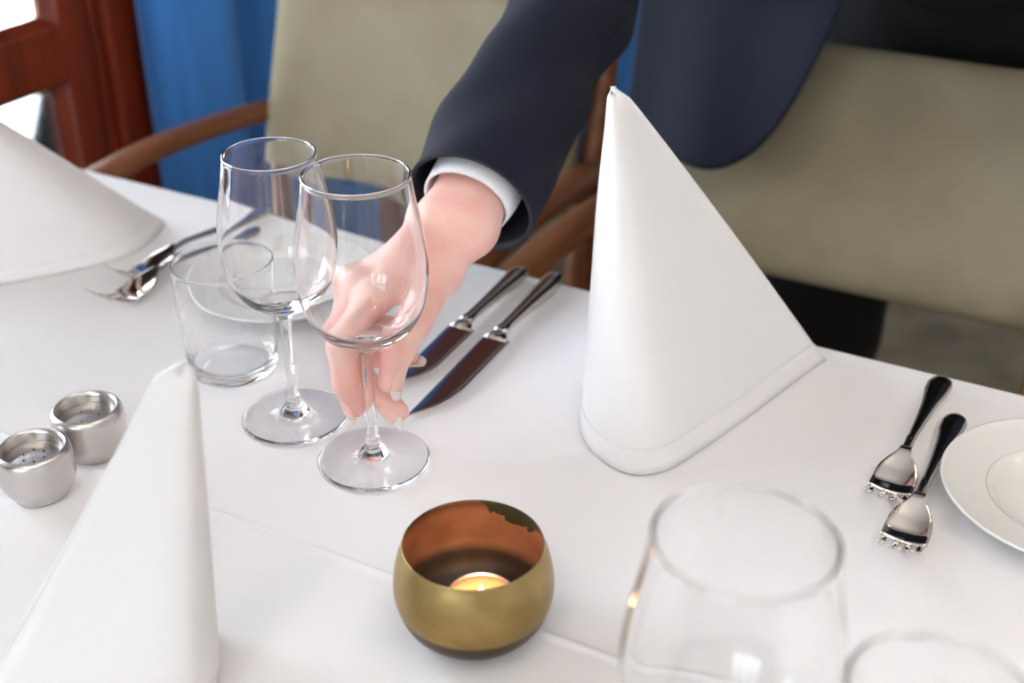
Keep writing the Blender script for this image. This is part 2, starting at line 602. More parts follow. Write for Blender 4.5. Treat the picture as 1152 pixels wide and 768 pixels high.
# side-hung window further along the left wall
win = struct(thing('window_1', 'mahogany framed window in the left wall', 'window'))
y0, y1, z0, z1 = WIN1
for b in ((y0, y0 + .07, z0, z1), (y1 - .07, y1, z0, z1), ((y0 + y1) / 2 - .04, (y0 + y1) / 2 + .04, z0 + .07, z1 - .07)):
    frame_bar(win, 'stile', (XL - 0.1, XL, b[0], b[1], b[2], b[3]))
for b in ((y0 + .07, y1 - .07, z0, z0 + .07), (y0 + .07, y1 - .07, z1 - .07, z1)):
    frame_bar(win, 'rail', (XL - 0.1, XL, b[0], b[1], b[2], b[3]))
for (a, b) in ((y0 + .07, (y0 + y1) / 2 - .04), ((y0 + y1) / 2 + .04, y1 - .07)):
    obj('pane', *boxes([(XL - 0.055, XL - 0.05, a, b, z0 + .07, z1 - .07)]), M['pane'], win, smooth=False)
# window behind the photographer
win = struct(thing('window_2', 'wide mahogany framed window in the front wall', 'window'))
x0, x1, z0, z1 = WIN2
bars = [x0, x0 + (x1 - x0) / 3, x0 + 2 * (x1 - x0) / 3, x1]
for i, xx in enumerate(bars):
    a, b = (xx, xx + .07) if i == 0 else ((xx - .07, xx) if i == 3 else (xx - .04, xx + .04))
    frame_bar(win, 'stile', (a, b, YF - .1, YF, z0, z1))
for zz in (z0, (z0 + z1) / 2 + .2, z1 - .07):
    for a, b in zip(bars, bars[1:]):
        frame_bar(win, 'rail', (a + (.07 if a == x0 else .04), b - (.07 if b == x1 else .04), YF - .1, YF, zz, zz + .07))
for a, b in zip(bars, bars[1:]):
    for (c, d) in ((z0 + .07, (z0 + z1) / 2 + .2), ((z0 + z1) / 2 + .27, z1 - .07)):
        obj('pane', *boxes([(a + .035, b - .035, YF - .055, YF - .05, c, d)]), M['pane'], win, smooth=False)

# curtains on the left wall
def curtain(ya, yb, seed, label):
    rng = np.random.RandomState(seed)
    n, m = 26, 150
    ph = rng.rand(4) * 6
    v = []
    for i in range(n):
        t = i / (n - 1)
        for j in range(m):
            s = j / (m - 1)
            y = ya + (yb - ya) * s
            amp = 0.040 * (0.6 + 0.4 * t)
            x = amp * math.sin(2 * math.pi * (y - ya) / 0.155 + ph[0] + 0.5 * math.sin(3 * y + ph[1])) + 0.012 * math.sin(2 * math.pi * y / 0.31 + ph[2] + t)
            v.append((x, y + 0.012 * math.sin(8 * s + 3 * t + ph[3]) * t, 2.33 - t * 2.30))
    V, F = solid(v, None, n, m, 0.0025)
    V = np.array(V) - np.array((0, (ya + yb) / 2, 0))
    o = obj('curtain', V, F, M['curtain'], loc=(XL + 0.075, (ya + yb) / 2, 0))
    tag(o, label, 'curtain', 'blue curtains on the left wall')


curtain(1.395, 1.95, 3, 'blue folded curtain hanging next to the mahogany door frame')
curtain(2.80, 3.40, 5, 'blue curtain glimpsed between the reaching sleeve and the tall napkin')
pn = struct(thing('trim_1', 'dark mahogany wall panelling between the two curtains', 'panelling', (XL, 2.38, 0)))
frame_bar(pn, 'backing', (0.0, 0.012, -.40, .40, 0.10, 2.30))
for (a, b, c, d) in ((-.40, -.32, .10, 2.30), (.32, .40, .10, 2.30), (-.32, .32, .10, .22), (-.32, .32, 1.12, 1.22), (-.32, .32, 2.20, 2.30)):
    frame_bar(pn, 'panel_rail', (.0122, .028, a, b, c, d))
rod = thing('curtain_rod', 'brass curtain rod mounted high above the blue curtains', 'curtain rod', (XL + .075, 2.4, 2.36))
obj('rod', *tube([(0, -1.0, 0), (0, 1.02, 0)], [.012, .012], 16), M['brassrod'], rod)
for yy in (-1.01, 1.03):
    obj('finial', *lathe([(0.001, -.022), (.015, -.016), (.022, 0), (.015, .016), (.001, .022)], 20, 0, yy), M['brassrod'], rod)
for yy in (-.97, .98):
    obj('bracket', *boxes([(-.075, .01, yy - .008, yy + .008, -.016, -.011), (-.075, -.068, yy - .02, yy + .02, -.05, .03)]), M['brassrod'], rod, smooth=False)

# ceiling lamps (out of view above, they give the warm glints)
lamp0 = None
for i, (lx, ly) in enumerate(((-0.3, -0.7), (0.9, 0.5), (1.3, -0.9), (0.55, 2.0), (2.2, 1.6))):
    where = ('above the photographer', 'right of the table', 'nearest the front wall', 'behind the chairs', 'nearest the right wall')[i]
    t = thing('ceiling_lamp', 'round ceiling spotlight with warm glow, ' + where, 'lamp', (lx, ly, ZC), 0, 'round ceiling spotlights')
    obj('rim', *lathe([(.052, -.001), (.075, -.001), (.078, -.012), (.060, -.022), (.050, -.012), (.052, -.001)], 40), M['lampring'], t)
    obj('diffuser', *lathe([(.050, -.012), (.03, -.011), (.0005, -.011)], 32), M['lampglow'], t)
    l = bpy.data.lights.new('spot_bulb', 'AREA'); l.shape = 'DISK'; l.size = 0.09; l.energy = 2.2; l.color = (1.0, 0.80, 0.6)
    lo_ = bpy.data.objects.new('spot_bulb', l); COL.objects.link(lo_); lo_.location = (0, 0, -.03); lo_.parent = t

for (lx, ly, where) in ((.45, .55, 'over the table'), (.45, -1.2, 'behind the photographer')):
    t = thing('pendant_lamp', 'white bowl pendant lamp throwing light at the ceiling, ' + where, 'lamp', (lx, ly, ZC), 0, 'white bowl pendant lamps')
    obj('cord', *tube([(0, 0, 0), (0, 0, -.30), (0, 0, -.62)], [.004, .004, .004], 10, (0, 1, 0)), M['lampring'], t)
    obj('shade', *lathe([(.004, -.62), (.10, -.605), (.17, -.56), (.20, -.50), (.204, -.47), (.198, -.47), (.165, -.553), (.10, -.597), (.004, -.612)], 48), M['ceiling'], t)
    obj('bulb', *lathe([(.001, -.50), (.02, -.505), (.032, -.53), (.03, -.56), (.018, -.585), (.012, -.61)], 24), M['lampglow'], t)
    l = bpy.data.lights.new('upward_bulb', 'AREA'); l.shape = 'DISK'; l.size = 0.3; l.energy = UPLIGHT; l.color = (1.0, 0.96, 0.93)
    lo_ = bpy.data.objects.new('upward_bulb', l); COL.objects.link(lo_); lo_.location = (0, 0, -.465); lo_.rotation_euler = (math.pi, 0, 0); lo_.parent = t

# ===================================================================== TABLE AND CLOTH
TX0, TX1, TY0, TY1 = -1.22, 1.05, 0.094, 0.888
tab = thing('dining_table', 'long wooden dining table under the white cloth', 'table', ((TX0 + TX1) / 2, (TY0 + TY1) / 2, 0))
hx, hy = (TX1 - TX0) / 2, (TY1 - TY0) / 2
bevel(obj('table_top', *boxes([(-hx + .012, hx - .012, -hy + .012, hy - .012, TZ - .034, TZ - .004)]), M['oak'], tab, smooth=False), .004)
for sx in (-1, 1):
    for sy in (-1, 1):
        a, b = sx * (hx - .07), sy * (hy - .07)
        obj('leg', *boxes([(a - .028, a + .028, b - .028, b + .028, 0, TZ - .034)]), M['oak'], tab, smooth=False)
for sy in (-1, 1):
    obj('apron', *boxes([(-hx + .1, hx - .1, sy * (hy - .07) - .01, sy * (hy - .07) + .01, TZ - .11, TZ - .034)]), M['oak'], tab, smooth=False)

R = 0.007
drop = 0.20
def axis_samples(half, step, extra=()):
    s = list(np.linspace(-(half - R), half - R, int(2 * half / step)))
    e = [half - R + R * math.pi / 2 * k / 4 for k in range(1, 5)] + [half - R + R * math.pi / 2 + drop * k / 8 for k in range(1, 9)]
    return np.array(sorted(set([-q for q in e] + s + e + list(extra))))
cr = [0.489 - (TY0 + TY1) / 2 + d for d in (-.006, -.0035, -.0015, 0, .0015, .0035, .006)]
cr += [0.862 - (TY0 + TY1) / 2 + d for d in (-.004, -.002, 0, .002, .004)]
crx = [0.13 - (TX0 + TX1) / 2 + d for d in (-.004, -.002, 0, .002, .004)]
ps, qs = axis_samples(hx, 0.014, crx), axis_samples(hy, 0.014, cr)
v = []
def edge_map(p, half):
    d = max(0, abs(p) - (half - R)); s = 1 if p >= 0 else -1
    return s, d
for p in ps:
    for q in qs:
        sx, dx = edge_map(p, hx); sy, dy = edge_map(q, hy)
        x, y = max(-hx + R, min(hx - R, p)), max(-hy + R, min(hy - R, q))
        d = math.hypot(dx, dy)
        z = 0.0
        if d > 0:
            ux, uy = sx * dx / d, sy * dy / d
            if d < R * math.pi / 2:
                off, z = R * math.sin(d / R), -(R - R * math.cos(d / R))
            else:
                e = d - R * math.pi / 2
                wv = (math.sin(x * 17) * math.cos(y * 15 + 1) + .6 * math.sin(x * 31 + y * 23)) * .012
                off, z = R + e / drop * (0.012 + wv if dx == 0 or dy == 0 else 0.03 + wv), -R - e
            x += ux * off; y += uy * off
        else:
            yw, xw = y + (TY0 + TY1) / 2, x + (TX0 + TX1) / 2
            c1 = 0.0016 * math.exp(-((yw - 0.489) / .0022) ** 2)           # ironed fold along the middle
            c2 = 0.0006 * math.exp(-((yw - 0.862 + .012 * math.sin(6 * xw)) / .003) ** 2)
            c3 = 0.0006 * math.exp(-((xw - 0.13) / .0022) ** 2)
            z = c1 + c2 + c3 - 0.0006 + 0.0005 * (math.sin(9 * xw + 2 * yw) * math.sin(11 * yw + 1.3 + 3 * xw))
        v.append((x, y, z))
cl = obj('tablecloth', v, [tuple(reversed(q)) for q in grid_faces(len(ps), len(qs))], M['cloth'], loc=((TX0 + TX1) / 2, (TY0 + TY1) / 2, TZ))
tag(cl, 'white woven tablecloth with an ironed crease, draped over the long table', 'tablecloth')
# ===================================================================== CHAIRS
def rounded_pad(w, h, t, nu=26, nv=20, bow=0.0, pw=5.0):
    """upholstered pad: superellipsoid-like slab, width x (w), height z (h), thickness y (t)"""
    v, f = [], []
    for side in (1, -1):
        for i in range(nv):
            for j in range(nu):
                a = -1 + 2 * j / (nu - 1); b = -1 + 2 * i / (nv - 1)
                a = math.sin(a * math.pi / 2); b = math.sin(b * math.pi / 2)
                k = max(0.0, 1 - abs(a) ** 14) ** .5 * max(0.0, 1 - abs(b) ** 10) ** .5
                x, z = a * w / 2, b * h / 2
                y = side * t / 2 * k + bow * (1 - a * a) 
                v.append((x, y, z))
    n = nu * nv
    g = grid_faces(nv, nu)
    f += g
    f += [tuple(reversed([i + n for i in q])) for q in g]
    return v, f


def rot_x(v, ang, off=(0, 0, 0)):
    c, s = math.cos(ang), math.sin(ang)
    return [(p[0] + off[0], p[1] * c - p[2] * s + off[1], p[1] * s + p[2] * c + off[2]) for p in v]


def make_chair(label, loc, rotz):
    t = thing('armchair', label, 'chair', loc, rotz, 'beige armchairs along the far side of the table')
    # back pad, leaning back
    v, f = rounded_pad(0.452, 0.262, 0.052, bow=0.010)
    obj('backrest', rot_x(v, -0.30, (0, 0.262, 0.728)), f, M['fabric'], t)
    # seat
    v, f = rounded_pad(0.47, 0.40, 0.085)
    obj('seat', rot_x(v, math.pi / 2, (0, 0.065, 0.425)), f, M['fabric'], t)
    bevel(obj('seat_frame', *boxes([(-.225, .225, -.125, -.10, .34, .392), (-.225, .225, .225, .25, .34, .392), (-.225, -.205, -.10, .225, .34, .392), (.205, .225, -.10, .225, .34, .392)]), M['oak'], t, smooth=False), .004)
    for s in (-1, 1):
        # arm: flat bent wood
        path = smooth_path([(s * .240, .262, .668), (s * .247, .17, .676), (s * .250, .05, .682), (s * .252, -.06, .676), (s * .252, -.118, .664)], 22)
        obj('armrest', *tube(path, [.022] * 21 + [.018], 24, (0, 0, 1), True, 0.58), M['oak'], t)
        obj('leg', *tube([(s * .246, -.085, 0), (s * .247, -.085, .2), (s * .249, -.085, .44), (s * .251, -.085, .672)], [.016, .019, .021, .018], 16, (0, 1, 0)), M['oak'], t)
        post = smooth_path([(s * .225, .36, 0), (s * .228, .285, .3), (s * .230, .262, .48), (s * .231, .276, .62), (s * .231, .335, .81)], 24)
        obj('leg', *tube(post, list(np.linspace(.017, .021, 12)) + list(np.linspace(.021, .012, 12)), 16, (1, 0, 0)), M['oak'], t)
    return t


make_chair('beige upholstered armchair behind the two wine glasses, next to the blue curtain', (-.840, 1.05, 0), 0.0)
make_chair('beige upholstered armchair that the person in navy leans over', (-.283, 1.05, 0), 0.0)

# ===================================================================== NAPKINS
def napkin(label, apex, base, bulge=0.006, flare=0.004, nb=70, tip=0.0045, seed=1):
    """cone-folded napkin: ruled sheet from a rounded tip to a curved base line, with a hem band along the base"""
    B = smooth_path([(x, y) for x, y in base], nb)
    c = B.mean(axis=0)
    A = np.array(apex)
    rng = np.random.RandomState(seed)
    ph = rng.rand(3) * 6
    nt = 40
    v = []
    rel = (B - c)
    rel = rel / np.abs(rel).max()
    for i in range(nt):
        t = i / (nt - 1)
        tt = t ** 0.9
        for j in range(nb):
            s = j / (nb - 1)
            top = A[:2] + rel[j] * tip * min(1.0, .05 + (t / .03) ** .6)
            g = tt
            p = top * (1 - g) + B[j] * g
            out = (B[j] - A[:2]); out = out / (np.linalg.norm(out) + 1e-9)
            p = p + out * (bulge * math.sin(math.pi * g) * (0.6 + 0.8 * math.sin(math.pi * s)) - flare * (math.sin(math.pi * min(1, g)) * 0.5))
            p = p + out * 0.0016 * math.sin(9 * s + ph[0] + 2 * g) * g
            z = (A[2] - 0.0) * (1 - g)
            if t < 0.09:
                z -= 0.0 + 0.004 * (1 - t / 0.09) ** 2 * (0.5 + .5 * math.sin(7 * s + ph[1]))
            v.append((p[0], p[1], max(z, 0.0)))
    org = np.array((c[0], c[1], 0))
    t_ = thing('folded_napkin', label, 'napkin', (c[0], c[1], TZ), 0, 'white cone-folded napkins')
    v = np.array(v) - org
    V, F = solid(v, None, nt, nb, 0.0022)
    if np.dot(V[nt * nb + nb * (nt // 2) + nb // 2] - V[nb * (nt // 2) + nb // 2], -V[nb * (nt // 2) + nb // 2] * (1, 1, 0)) < 0:
        V, F = solid(v, None, nt, nb, -0.0022)
    V[:, 2] = np.maximum(V[:, 2], 0.0)
    obj('cone', V, F, M['napkin'], t_)
    # hem: a folded band a hair proud of the sheet
    rows = np.array(v).reshape(nt, nb, 3)
    r0 = nt - 4
    h = []
    for i in range(r0, nt):
        for j in range(nb):
            p = rows[i, j].copy()
            o2 = B[j] - A[:2]; o2 = o2 / (np.linalg.norm(o2) + 1e-9)
            k = 0.0005
            p[:2] += o2 * k
            h.append(p)
    V, F = solid(h, None, 4, nb, 0.0004)
    V[:, 2] = np.maximum(V[:, 2], 0.0)
    obj('hem', V, F, M['napkin'], t_)
    # overlapped back leaf that closes the cone behind
    e0, e1 = rows[:, 0], rows[:, -1]
    bk = []
    for i in range(nt):
        for j in range(14):
            s = j / 13
            p = e0[i] * (1 - s) + e1[i] * s
            d = (rows[i, nb // 2] - p) * (0.30 * math.sin(math.pi * s)); d[2] = 0
            bk.append(p + d * (0.9))
    V, F = solid(bk, None, nt, 14, 0.0018)
    V[:, 2] = np.maximum(V[:, 2], 0.0)
    obj('back_fold', V, F, M['napkin'], t_)
    return t_


napkin('tall white cone-folded napkin standing beside the two knives', (-.3315, .760, .2275),
       [(-.1878, .865), (-.2123, .772), (-.2330, .7000), (-.2462, .6656), (-.268, .6545), (-.300, .670), (-.3215, .702), (-.343, .76), (-.372, .825)], seed=1)
napkin('white folded napkin on the table by the door, left of the two slanting forks', (-.896, .640, .19),
       [(-.8155, .822), (-.799, .783), (-.797, .748), (-.812, .712), (-.854, .653), (-.91, .600), (-.97, .575), (-1.03, .60)], seed=2)
napkin('out-of-focus white folded napkin in the near left foreground', (-.377, .377, .2),
       [(-.408, .402), (-.386, .380), (-.373, .358), (-.374, .336), (-.392, .316), (-.425, .300), (-.462, .291), (-.480, .294)], seed=3, tip=.008, bulge=.001)

# ===================================================================== GLASSES
def wine_glass(label, loc, H=0.2094, rim=0.033, foot=0.0385, bowl=0.0424):
    t = thing('wine_glass', label, 'wine glass', loc, 0, 'stemmed wine glasses on the table')
    n = 72
    # foot: underside, edge, top sloping up to the stem
    prof = [(0.0005, .0016), (.010, .0014), (foot * .6, .0008), (foot - .003, .0002), (foot - .0008, .0004), (foot, .0013), (foot - .0006, .0022), (foot - .003, .0026),
            (foot * .75, .0034), (foot * .5, .0046), (foot * .33, .0060), (.0095, .0078), (.0080, .0098), (.0060, .0125), (.0047, .017), (.0042, .022)]
    obj('foot', *lathe(prof, n), M['glass'], t)
    zb = 0.0895 * H / .2094
    prof = [(.0042, .022), (.0038, .030), (.0036, .045), (.0036, .060), (.0038, zb - .012), (.0046, zb - .004), (.0066, zb)]
    obj('stem', *lathe(smooth_path(prof, 24), n), M['glass'], t)
    k = bowl / .0424
    f = lambda q: zb + (H - zb) * q
    sh = [(.016, .035), (.0245, .082), (.0315, .142), (.0381, .242), (.0413, .355), (.0424, .48), (.0412, .605), (.0386, .733)]
    e = rim / .033
    outer = [(.0066, zb)] + [(a * k, f(q)) for a, q in sh] + [(.0352 * (k * .5 + e * .5), f(.88)), (rim + .0003, H - .0015)]
    inner = [(rim - .0009, H - .0015), (.0352 * (k * .5 + e * .5) - .0011, f(.88))] + [(a * k - .0012, f(q)) for a, q in reversed(sh[3:])] + [(.0300 * k, f(.155)), (.0220 * k, f(.105)), (.0120, f(.075)), (.0005, f(.066))]
    outer, inner = smooth_path(outer, 64), smooth_path(inner, 64)
    lip = [(rim - .0003 + .00085 * math.cos(q), H - .0008 + .00085 * math.sin(q)) for q in np.linspace(-.6, math.pi + .6, 14)]
    obj('bowl', *lathe(list(map(tuple, outer)) + lip + list(map(tuple, inner)), n), M['glass'], t)
    return t


wine_glass('clear wine glass whose stem is pinched by the hand', (-.4224, .5862, TZ))
wine_glass('clear wine glass standing behind the held glass, next to the tumbler', (-.5022, .6039, TZ), H=.2019, rim=.0299, foot=.0382, bowl=.0392)
wine_glass('blurred wine glass in the near foreground, in front of the tall napkin', (-.0990, .364, TZ), H=.2094, rim=.0342, foot=.0385, bowl=.0436)
wine_glass('blurred wine glass cut off by the bottom right corner', (-.0200, .326, TZ), H=.2019, rim=.0299, foot=.0382, bowl=.0392)

# water tumbler
t = thing('tumbler', 'straight clear water tumbler behind the steel shakers', 'tumbler', (-.586, .639, TZ))
prof = [(.0005, .0012), (.020, .0010), (.0305, .0004), (.0325, .0014), (.0335, .004), (.0347, .020), (.0362, .052), (.0377, .0895)]
inn = [(.0362, .0895), (.0347, .052), (.0332, .020), (.0315, .0115), (.0285, .0078), (.020, .0070), (.0005, .0068)]
obj('wall', *lathe(list(map(tuple, smooth_path(prof, 50))) + [(.03695 + .00085 * math.cos(q), .0900 + .00085 * math.sin(q)) for q in np.linspace(-.4, math.pi + .4, 12)] + list(map(tuple, smooth_path(inn, 40))), 72), M['glass'], t)

# ===================================================================== PLATES
def plate(label, loc, r=.083):
    t = thing('side_plate', label, 'plate', loc, 0, 'white porcelain side plates')
    k = r / .083
    top = [(.0005, .0062), (.030, .0062), (.041, .0066), (.0465, .0084), (.050, .0112), (.054, .0128), (.066, .0150), (.078, .0174), (.0815, .0184), (.0828, .0180), (.0830, .0172)]
    bot = [(.0830, .0172), (.0822, .0162), (.076, .0142), (.060, .0108), (.050, .0075), (.046, .0045), (.0452, .0010), (.0445, 0.0), (.0425, 0.0), (.0418, .0016), (.0005, .0022)]
    sp = smooth_path([(a * k, b) for a, b in top], 70)
    rim = sp[sp[:, 0] > .052 * k]; well = sp[sp[:, 0] <= .053 * k]
    obj('well', *lathe(list(map(tuple, well)), 96), M['porcelain'], t)
    obj('rim', *lathe(list(map(tuple, np.vstack([well[-1:], rim]))) + list(map(tuple, smooth_path([(a * k, b) for a, b in bot], 50))), 96), M['porcelain'], t)
    return t


plate('white side plate seen behind the tumbler and wine glasses', (-.628, .757, TZ))
plate('white side plate at the right edge, beside the two short forks', (.0048, .750, TZ))

# ===================================================================== CUTLERY
def ribbon(stations, n=16, pw=2.6):
    """loft of flat superellipses: stations (y, x_centre, z_centre, half_width, half_thick)"""
    v = []
    for (y, xc, zc, hw, ht) in stations:
        for j in range(n):
            a = 2 * math.pi * j / n
            ca, sa = math.cos(a), math.sin(a)
            v.append((xc + hw * math.copysign(abs(ca) ** (2 / pw), ca), y, zc + ht * math.copysign(abs(sa) ** (2 / pw), sa)))
    f = grid_faces(len(stations), n, True)
    f.append(tuple(reversed(range(n)))); f.append(tuple(range((len(stations) - 1) * n, len(stations) * n)))
    return v, f


def make_fork(label, loc, rotz):
    """origin below the handle end, fork runs towards -Y, tines curve up"""
    t = thing('fork', label, 'fork', loc, rotz, 'steel forks on the cloth')
    zs = lambda s: float(np.interp(s, [0, .004, .03, .07, .105, .122, .135, .147, .156, .166, .178, .188], [.0048, .0046, .0060, .0104, .0148, .0138, .0080, .0036, .0036, .0068, .0145, .0240]))
    hw = lambda s: float(np.interp(s, [0, .0015, .005, .012, .022, .045, .075, .100, .118, .122, .126, .130, .135, .141, .148, .158], [.0016, .0045, .0072, .0086, .0084, .0058, .0040, .0031, .0032, .0040, .0062, .0092, .0118, .0132, .0137, .0136]))
    ht = lambda s: float(np.interp(s, [0, .003, .012, .03, .08, .112, .121, .127, .130, .158], [.0009, .0018, .0024, .0022, .0021, .0020, .0015, .0009, .0003, .0003]))
    ss = np.r_[np.linspace(0, .012, 9), np.linspace(.015, .118, 30), .121, .124, .127, .130]
    obj('handle', *ribbon([(-s, 0, zs(s), hw(s), ht(s)) for s in ss], 20, 2.3), M['steel'], t)
    # head: a dished plate
    v = []
    rows = np.linspace(.118, .157, 22)
    for s in rows:
        for j in range(13):
            u = -1 + 2 * j / 12
            dish = .0022 * u * u * min(1, max(0, (s - .125) / .02))
            v.append((u * hw(s), -s, zs(s) + .0009 + dish))
    V, F = solid(v, None, 22, 13, -.0019)
    obj('head', V, F, M['steel'], t)
    for k in range(4):
        x0 = (-1.5 + k) * .0071
        st = []
        for s in np.linspace(.153, .188, 16):
            q = (s - .153) / .035
            w_ = .0022 * (1 - .45 * q) if q < .93 else .0009
            st.append((-s, x0 * (1 - .10 * q), zs(s) + .0022 * (x0 / .0107) ** 2 * (1 - .4 * q), w_, .0011 * (1 - .3 * q)))
        obj('tine', *ribbon(st, 12, 2.4), M['steel'], t)
    t.scale = (1.06, 1.06, 1.06)
    return t


fk = make_fork('outer steel fork left of the plate at right, handle nearer the table edge', (-.1015, .8735, TZ), 0.0)
fk2 = copy_tree(fk, 'inner steel fork whose handle touches the side plate at right', (-.0815, .8255, TZ), 0.0)
fk3 = copy_tree(fk, 'slanting steel fork nearest the folded napkin by the door', (-.7440, .8850, TZ), -0.03)
fk4 = copy_tree(fk, 'slanting steel fork between the left napkin and the tumbler, nearer the viewer', (-.7270, .8450, TZ), -0.03)


def make_knife(label, loc, rotz, L=.244, split=.113):
    t = thing('table_knife', label, 'knife', loc, rotz, 'steel knives right of the hand')
    k = split / .113
    hs = [(0, .0022, .0020), (.002, .0052, .0042), (.006, .0078, .0058), (.014, .0092, .0064), (.028, .0088, .0060), (.055, .0068, .0050), (.085, .0054, .0043), (.102, .0052, .0040), (.106, .0060, .0044), (.110, .0060, .0042), (.113, .0052, .0030)]
    hs = smooth_path([(a * k, b, c) for a, b, c in hs], 40)
    obj('handle', *ribbon([(-a, 0, .0066 + .0002 * 0, b, c) for a, b, c in hs], 20, 2.2), M['steel'], t)
    obj('bolster', *ribbon([(-split + .002, 0, .0066, .0050, .0028), (-split - .003, .001, .0062, .0078, .0020), (-split - .010, .0015, .0058, .0105, .0014)], 20, 2.4), M['steel'], t)
    st = []
    B = L - split
    for q in np.linspace(0, 1, 40):
        y = split + .008 + (B - .008) * q
        left = -.0095 + .0015 * q                       # straight spine side
        right = .0135 - .0005 * q if q < .5 else .0135 - .00025 - .0210 * max(0, (q - .5) / .5) ** 2.8
        if q > .97:
            left += .0010 * (q - .97) / .03
        right = max(right, left + .0008)
        z = float(np.interp(q, [0, 1], [.0056, .0016]))
        st.append((-y, (left + right) / 2, z, (right - left) / 2, .00075 if q < .98 else .0004))
    obj('blade', *ribbon(st, 16, 3.5), M['blade'], t)
    return t


make_knife('long steel table knife beside the tall napkin, tip near the fingertips', (-.4305, .8855, TZ), 0.03)
make_knife('shorter steel knife between the wrist and the longer knife', (-.4625, .8810, TZ), 0.02, .208, .106)

# ===================================================================== SHAKERS
def make_shaker(label, loc, rotz, nh, r=.0242, h=.0365):
    t = thing('steel_shaker', label, 'shaker', loc, rotz, 'brushed steel shakers')
    body = [(.0005, .0004), (.0165, .0002), (.0178, .0010), (.0190, .0030), (.0222, .0082), (.0236, .0108), (r, .0140), (r, h - .006), (r - .0005, h - .0028), (r - .0018, h - .0006), (r - .0034, h), (r - .0048, h - .0008), (r - .0054, h - .0030), (r - .0056, h - .0078)]
    obj('body', *lathe(body, 72), M['brushed'], t, auto=50)
    lid = obj('perforated_lid', *lathe([(r - .0054, h - .0080), (.012, h - .0076), (.0004, h - .0075)], 64), M['brushed'], t)
    for i in range(nh):
        a = 2 * math.pi * i / nh + .3
        rr = .0072 if nh > 3 else .0075
        obj('hole', *lathe([(.0006, h - .00755), (.0006, h - .0070), (.0001, h - .0070)], 10, rr * math.cos(a), rr * math.sin(a)), M['dark'], lid)
    return t


make_shaker('brushed steel salt shaker with six holes, nearest the left edge', (-.5945, .4515, TZ), 0.0, 6)
make_shaker('brushed steel pepper shaker with three holes, behind the other shaker', (-.5985, .5030, TZ), 0.5, 3)

# ===================================================================== CANDLE BOWL
CB = (-.2800, .4755, TZ)
t = thing('candle_bowl', 'round bronze tealight bowl with copper lining on the white cloth', 'candle holder', CB)
out = [(.0005, .0006), (.019, .0002), (.025, .0014), (.0335, .0055), (.0405, .0140), (.0442, .0250), (.0450, .0330), (.0441, .0430), (.0421, .0515), (.0394, .0592)]
inn = [(.0386, .0594), (.0409, .0515), (.0429, .0430), (.0437, .0330), (.0429, .0250), (.0393, .0145), (.0325, .0068), (.024, .0032), (.0005, .0026)]
obj('shell', *lathe(list(map(tuple, smooth_path(out, 60))) + [(.0393, .0599), (.0390, .0601)], 96), M['bronze'], t)
obj('lining', *lathe([(.0390, .0601), (.0387, .0599)] + list(map(tuple, smooth_path(inn, 60))), 96), M['copper'], t)
tl = thing('tealight', 'lit tealight candle inside the bronze bowl', 'candle', (CB[0] + .004, CB[1] + .001, TZ + .0090))
obj('cup', *lathe([(.0005, 0), (.0180, 0), (.0188, .001), (.0188, .0150), (.0192, .0154), (.0184, .0152), (.0183, .001)], 48), M['alu'], tl)
obj('wax', *lathe([(.0181, .001), (.0181, .0135), (.0160, .0126), (.008, .0122), (.0004, .0121)], 48), M['wax'], tl)
wk = obj('wick', *tube([(0, 0, .0115), (.0003, 0, .0150), (.001, 0, .0180)], [.0006, .0006, .0005], 8, (0, 1, 0)), M['wick'], tl)
fl = obj('flame', *lathe(smooth_path([(.0002, .0140), (.0014, .0150), (.0019, .0163), (.0016, .0182), (.0008, .0202), (.0001, .0218)], 20), 16), M['flame'], wk)
l = bpy.data.lights.new('flame_light', 'POINT'); l.energy = 0.02; l.color = (1.0, .50, .18); l.shadow_soft_size = .003
lo_ = bpy.data.objects.new('flame_light', l); COL.objects.link(lo_); lo_.location = (0, 0, .0285); lo_.parent = tl
# ===================================================================== PERSON
PB = np.array((-.17, 1.53, 0.0))        # standing point between the feet
W = np.array
def up(p):                              # table-relative height -> world
    return W((p[0], p[1], p[2] + TZ))

wrist = up((-.4300, .7140, .1225))
elbow = W((-.458, .975, .985))
shoulder_r = W((-.470, 1.140, 1.200))
idx = [up(p) for p in ((-.4432, .6261, .0993), (-.4435, .5875, .0830), (-.4390, .5835, .0585), (-.4350, .5860, .0395))]
mid_ = [up(p) for p in ((-.4610, .6360, .0990), (-.4570, .6045, .0800), (-.4375, .6015, .0500), (-.4120, .6010, .0340))]
rng_ = [up(p) for p in ((-.4765, .6480, .0950), (-.4690, .6250, .0700), (-.4430, .6270, .0560), (-.4205, .6310, .0600))]
pnk = [up(p) for p in ((-.4850, .6630, .0890), (-.4800, .6450, .0680), (-.4610, .6460, .0580), (-.4420, .6500, .0610))]
thb = [up(p) for p in ((-.4230, .6800, .1010), (-.4125, .6290, .0895), (-.4105, .6030, .0800), (-.4110, .5945, .0620))]


def chain(X, pts, rad, k=.003):
    d = None
    for a, b, ra, rb in zip(pts, pts[1:], rad, rad[1:]):
        c = cone_d(X, a, b, ra, rb)
        d = c if d is None else smin(d, c, k)
    return d


ax_arm = (elbow - wrist) / np.linalg.norm(elbow - wrist)
wdir = np.cross(ax_arm, (0, 0, 1)); wdir /= np.linalg.norm(wdir)       # across the wrist


